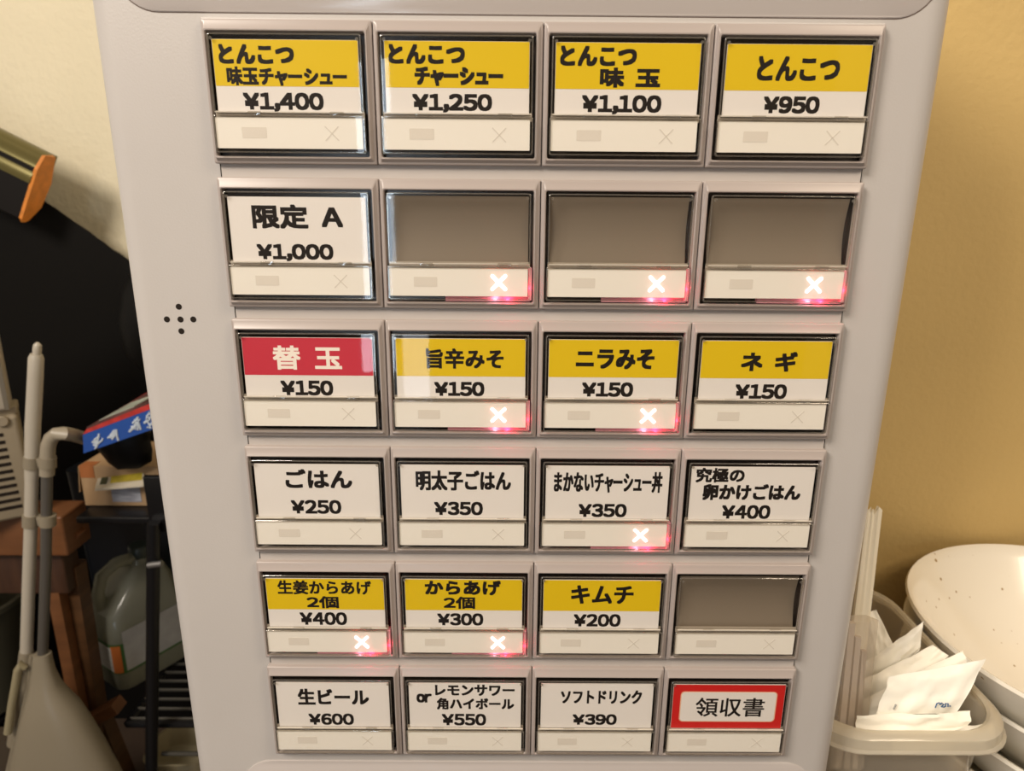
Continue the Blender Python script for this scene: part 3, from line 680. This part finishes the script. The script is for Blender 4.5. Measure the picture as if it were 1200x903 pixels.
side_patch('label_edge', 0, 28, H*.19, H*.45, mat('green_label', (.035, .10, .025), .4))
side_patch('label_paper', 11, 15, H*.21, H*.425, mat('white_label', (.40, .40, .38), .5, noise_amt=.2, noise_scale=60, stretch=(1, 1, 3)), .0016)
side_patch('label_paper', 19, 23, H*.21, H*.55, mat('grey_label', (.30, .30, .30), .5, noise_amt=.1, noise_scale=40), .0016)
side_patch('label_picture', 15, 18, H*.205, H*.44, mat('orange_label_print', (.45, .13, .03), .5), .0018)

# dark navy bin behind the bottle
nv = at(98, 620, .93)
bn = thing('dark_bin', 'dark navy blue bin standing behind the detergent bottle', 'bin', (nv.x+.11, .90, zl))
part('bin_body', MB().loft([rrh(nv.x+.012, nv.x+.23, .905, .955, .02, zl+.001), rrh(nv.x, nv.x+.24, .895, .960, .02, zs-.03)]), mat('navy_plastic', (.012, .016, .024), .4), bn)

# cup on the bottom shelf
cu = at(214, 890, .74)
cup_m = mat('ivory_ceramic', (.40, .35, .23), .3)
obj('ivory_dish', MB().loft([rrh(-.042, .042, -.035, .035, .02, .0), rrh(-.052, .052, -.045, .045, .025, .012), rrh(-.058, .058, -.050, .050, .028, .055), rrh(-.060, .060, -.052, .052, .03, .060), rrh(-.055, .055, -.047, .047, .026, .060), rrh(-.050, .050, -.042, .042, .024, .020), rrh(-.03, .03, -.03, .03, .02, .012)]).mesh('ivory_dish', cup_m), None,
    (cu.x+.002, .74, .111), label='small ivory square dish at the bottom of the rack', category='dish')

# ---------------------------------------------------------------- broom and long-handled dustpan
YB = .57
gp_m = mat('grey_beige_plastic', (.25, .215, .155), .38)
wp_m = mat('off_white_tube', (.44, .40, .33), .4)
gm_m = mat('grey_metal_tube', (.14, .13, .115), .35, metal=.5)
dp = thing('dustpan', 'grey-beige long-handled dustpan with a curved pipe grip', 'dustpan', (at(60, 880, YB).x, YB, 0))
V = lambda u, v, dy=0: at(u, v, YB+dy)
px_ = (V(17, 500)-V(0, 500)).length/17        # metres per pixel there
secs = [(765, 40.5, 59, .010), (772, 39.5, 60, .011), (785, 38.5, 63, .013), (801, 37, 69, .018), (815, 34, 79, .024), (828, 30.5, 91, .029), (850, 25, 105, .034), (875, 18.5, 120, .038), (903, 12, 135, .042), (960, -1, 162, .048)]
loops = []
for v, a, b_, dep in secs:
    pa, pb_ = V(a, v), V(b_, v); cx = (pa.x+pb_.x)/2; hw = (pb_.x-pa.x)/2
    loops.append([(cx+hw*math.copysign(abs(math.cos(t))**.8, math.cos(t)), YB+dep*math.copysign(abs(math.sin(t))**.8, math.sin(t)), pa.z) for t in [2*math.pi*k/32 for k in range(32)]])
lastz = loops[-1][0][2]
loops.append([(x, y, .02) for x, y, z in loops[-1]])
part('pan', MB().loft(loops), gp_m, dp)
edge = [V(a-1.2, v) for v, a, b_, dep in secs]
part('edge_rib', MB().tube([p+Vector((0, -.004, 0)) for p in edge], .0035, 8), gp_m, dp)
part('lower_tube', MB().tube([V(50, 768), V(54, 660), V(55, 550)], .0075, 16), gm_m, dp)
arc = [V(55, 556), V(55.5, 535), V(56.5, 522), V(60, 513), V(66, 508.5), V(74, 507.5), V(84, 509, .02), V(98, 513, .05), V(112, 518, .09)]
part('grip', MB().tube(arc, .0098, 16), mat('pale_grey_beige_grip', (.30, .26, .195), .4), dp)
for v in (541, 609):
    part('clip', MB().tube([V(56, v-6, -.0), V(56, v+6, -.0)], .0112, 16), gp_m, dp)
    part('clip_bridge', MB().box(V(46, v).x, V(53, v).x, YB-.006, YB+.006, V(50, v+5).z, V(50, v-5).z, .001), gp_m, dp)
br = thing('broom', 'off-white broom handle clipped upright beside the dustpan pipe', 'broom', (V(32, 880).x, YB, 0))
part('handle', MB().tube([V(31, 765), V(33.5, 690), V(36, 620), V(37.5, 545)], .0088, 16), wp_m, br)
part('upper_sleeve', MB().tube([V(37.2, 560), V(38.5, 500), V(41.6, 440), V(42.3, 420), V(42.5, 415)], [.0093, .0100, .0098, .0096, .0075], 16), wp_m, br)
part('hanging_tip', MB().tube([V(43, 417), V(43.6, 409), V(44, 404), V(44, 401)], [.0050, .0056, .0050, .002], 12), wp_m, br)
for v, u in ((541, 37.6), (609, 36.2)):
    part('clip_ring', MB().tube([V(u, v-6.5), V(u, v+6.5)], .0113, 16), gp_m, br)
part('socket', MB().tube([V(31, 762), V(30, 775), V(29.5, 800), V(24, 830, .01), V(18, 870, .01)], [.0098, .0105, .0110, .012, .012], 14), gp_m, br)
part('hook', MB().tube([V(29, 782, -.012), V(25, 778, -.014), V(21, 785, -.014), V(18.5, 800, -.014), V(14, 825, -.014), V(9.5, 858, -.014)], [.005, .006, .006, .006, .006, .0062], 12), mat('beige_hook_plastic', (.30, .26, .16), .4), br)
pz = V(18, 870, .01)
part('bristle_head', MB().loft([[(pz.x+x, YB+.03+y, z) for x, y in ((-.07, -.015), (.05, -.015), (.05, .015), (-.07, .015))] for z in (pz.z, .15)]+[[(pz.x+x, YB+.03+y, .01) for x, y in ((-.10, -.02), (.06, -.02), (.06, .02), (-.10, .02))]]), mat('dark_bristles', (.05, .035, .02), .8), br, False)
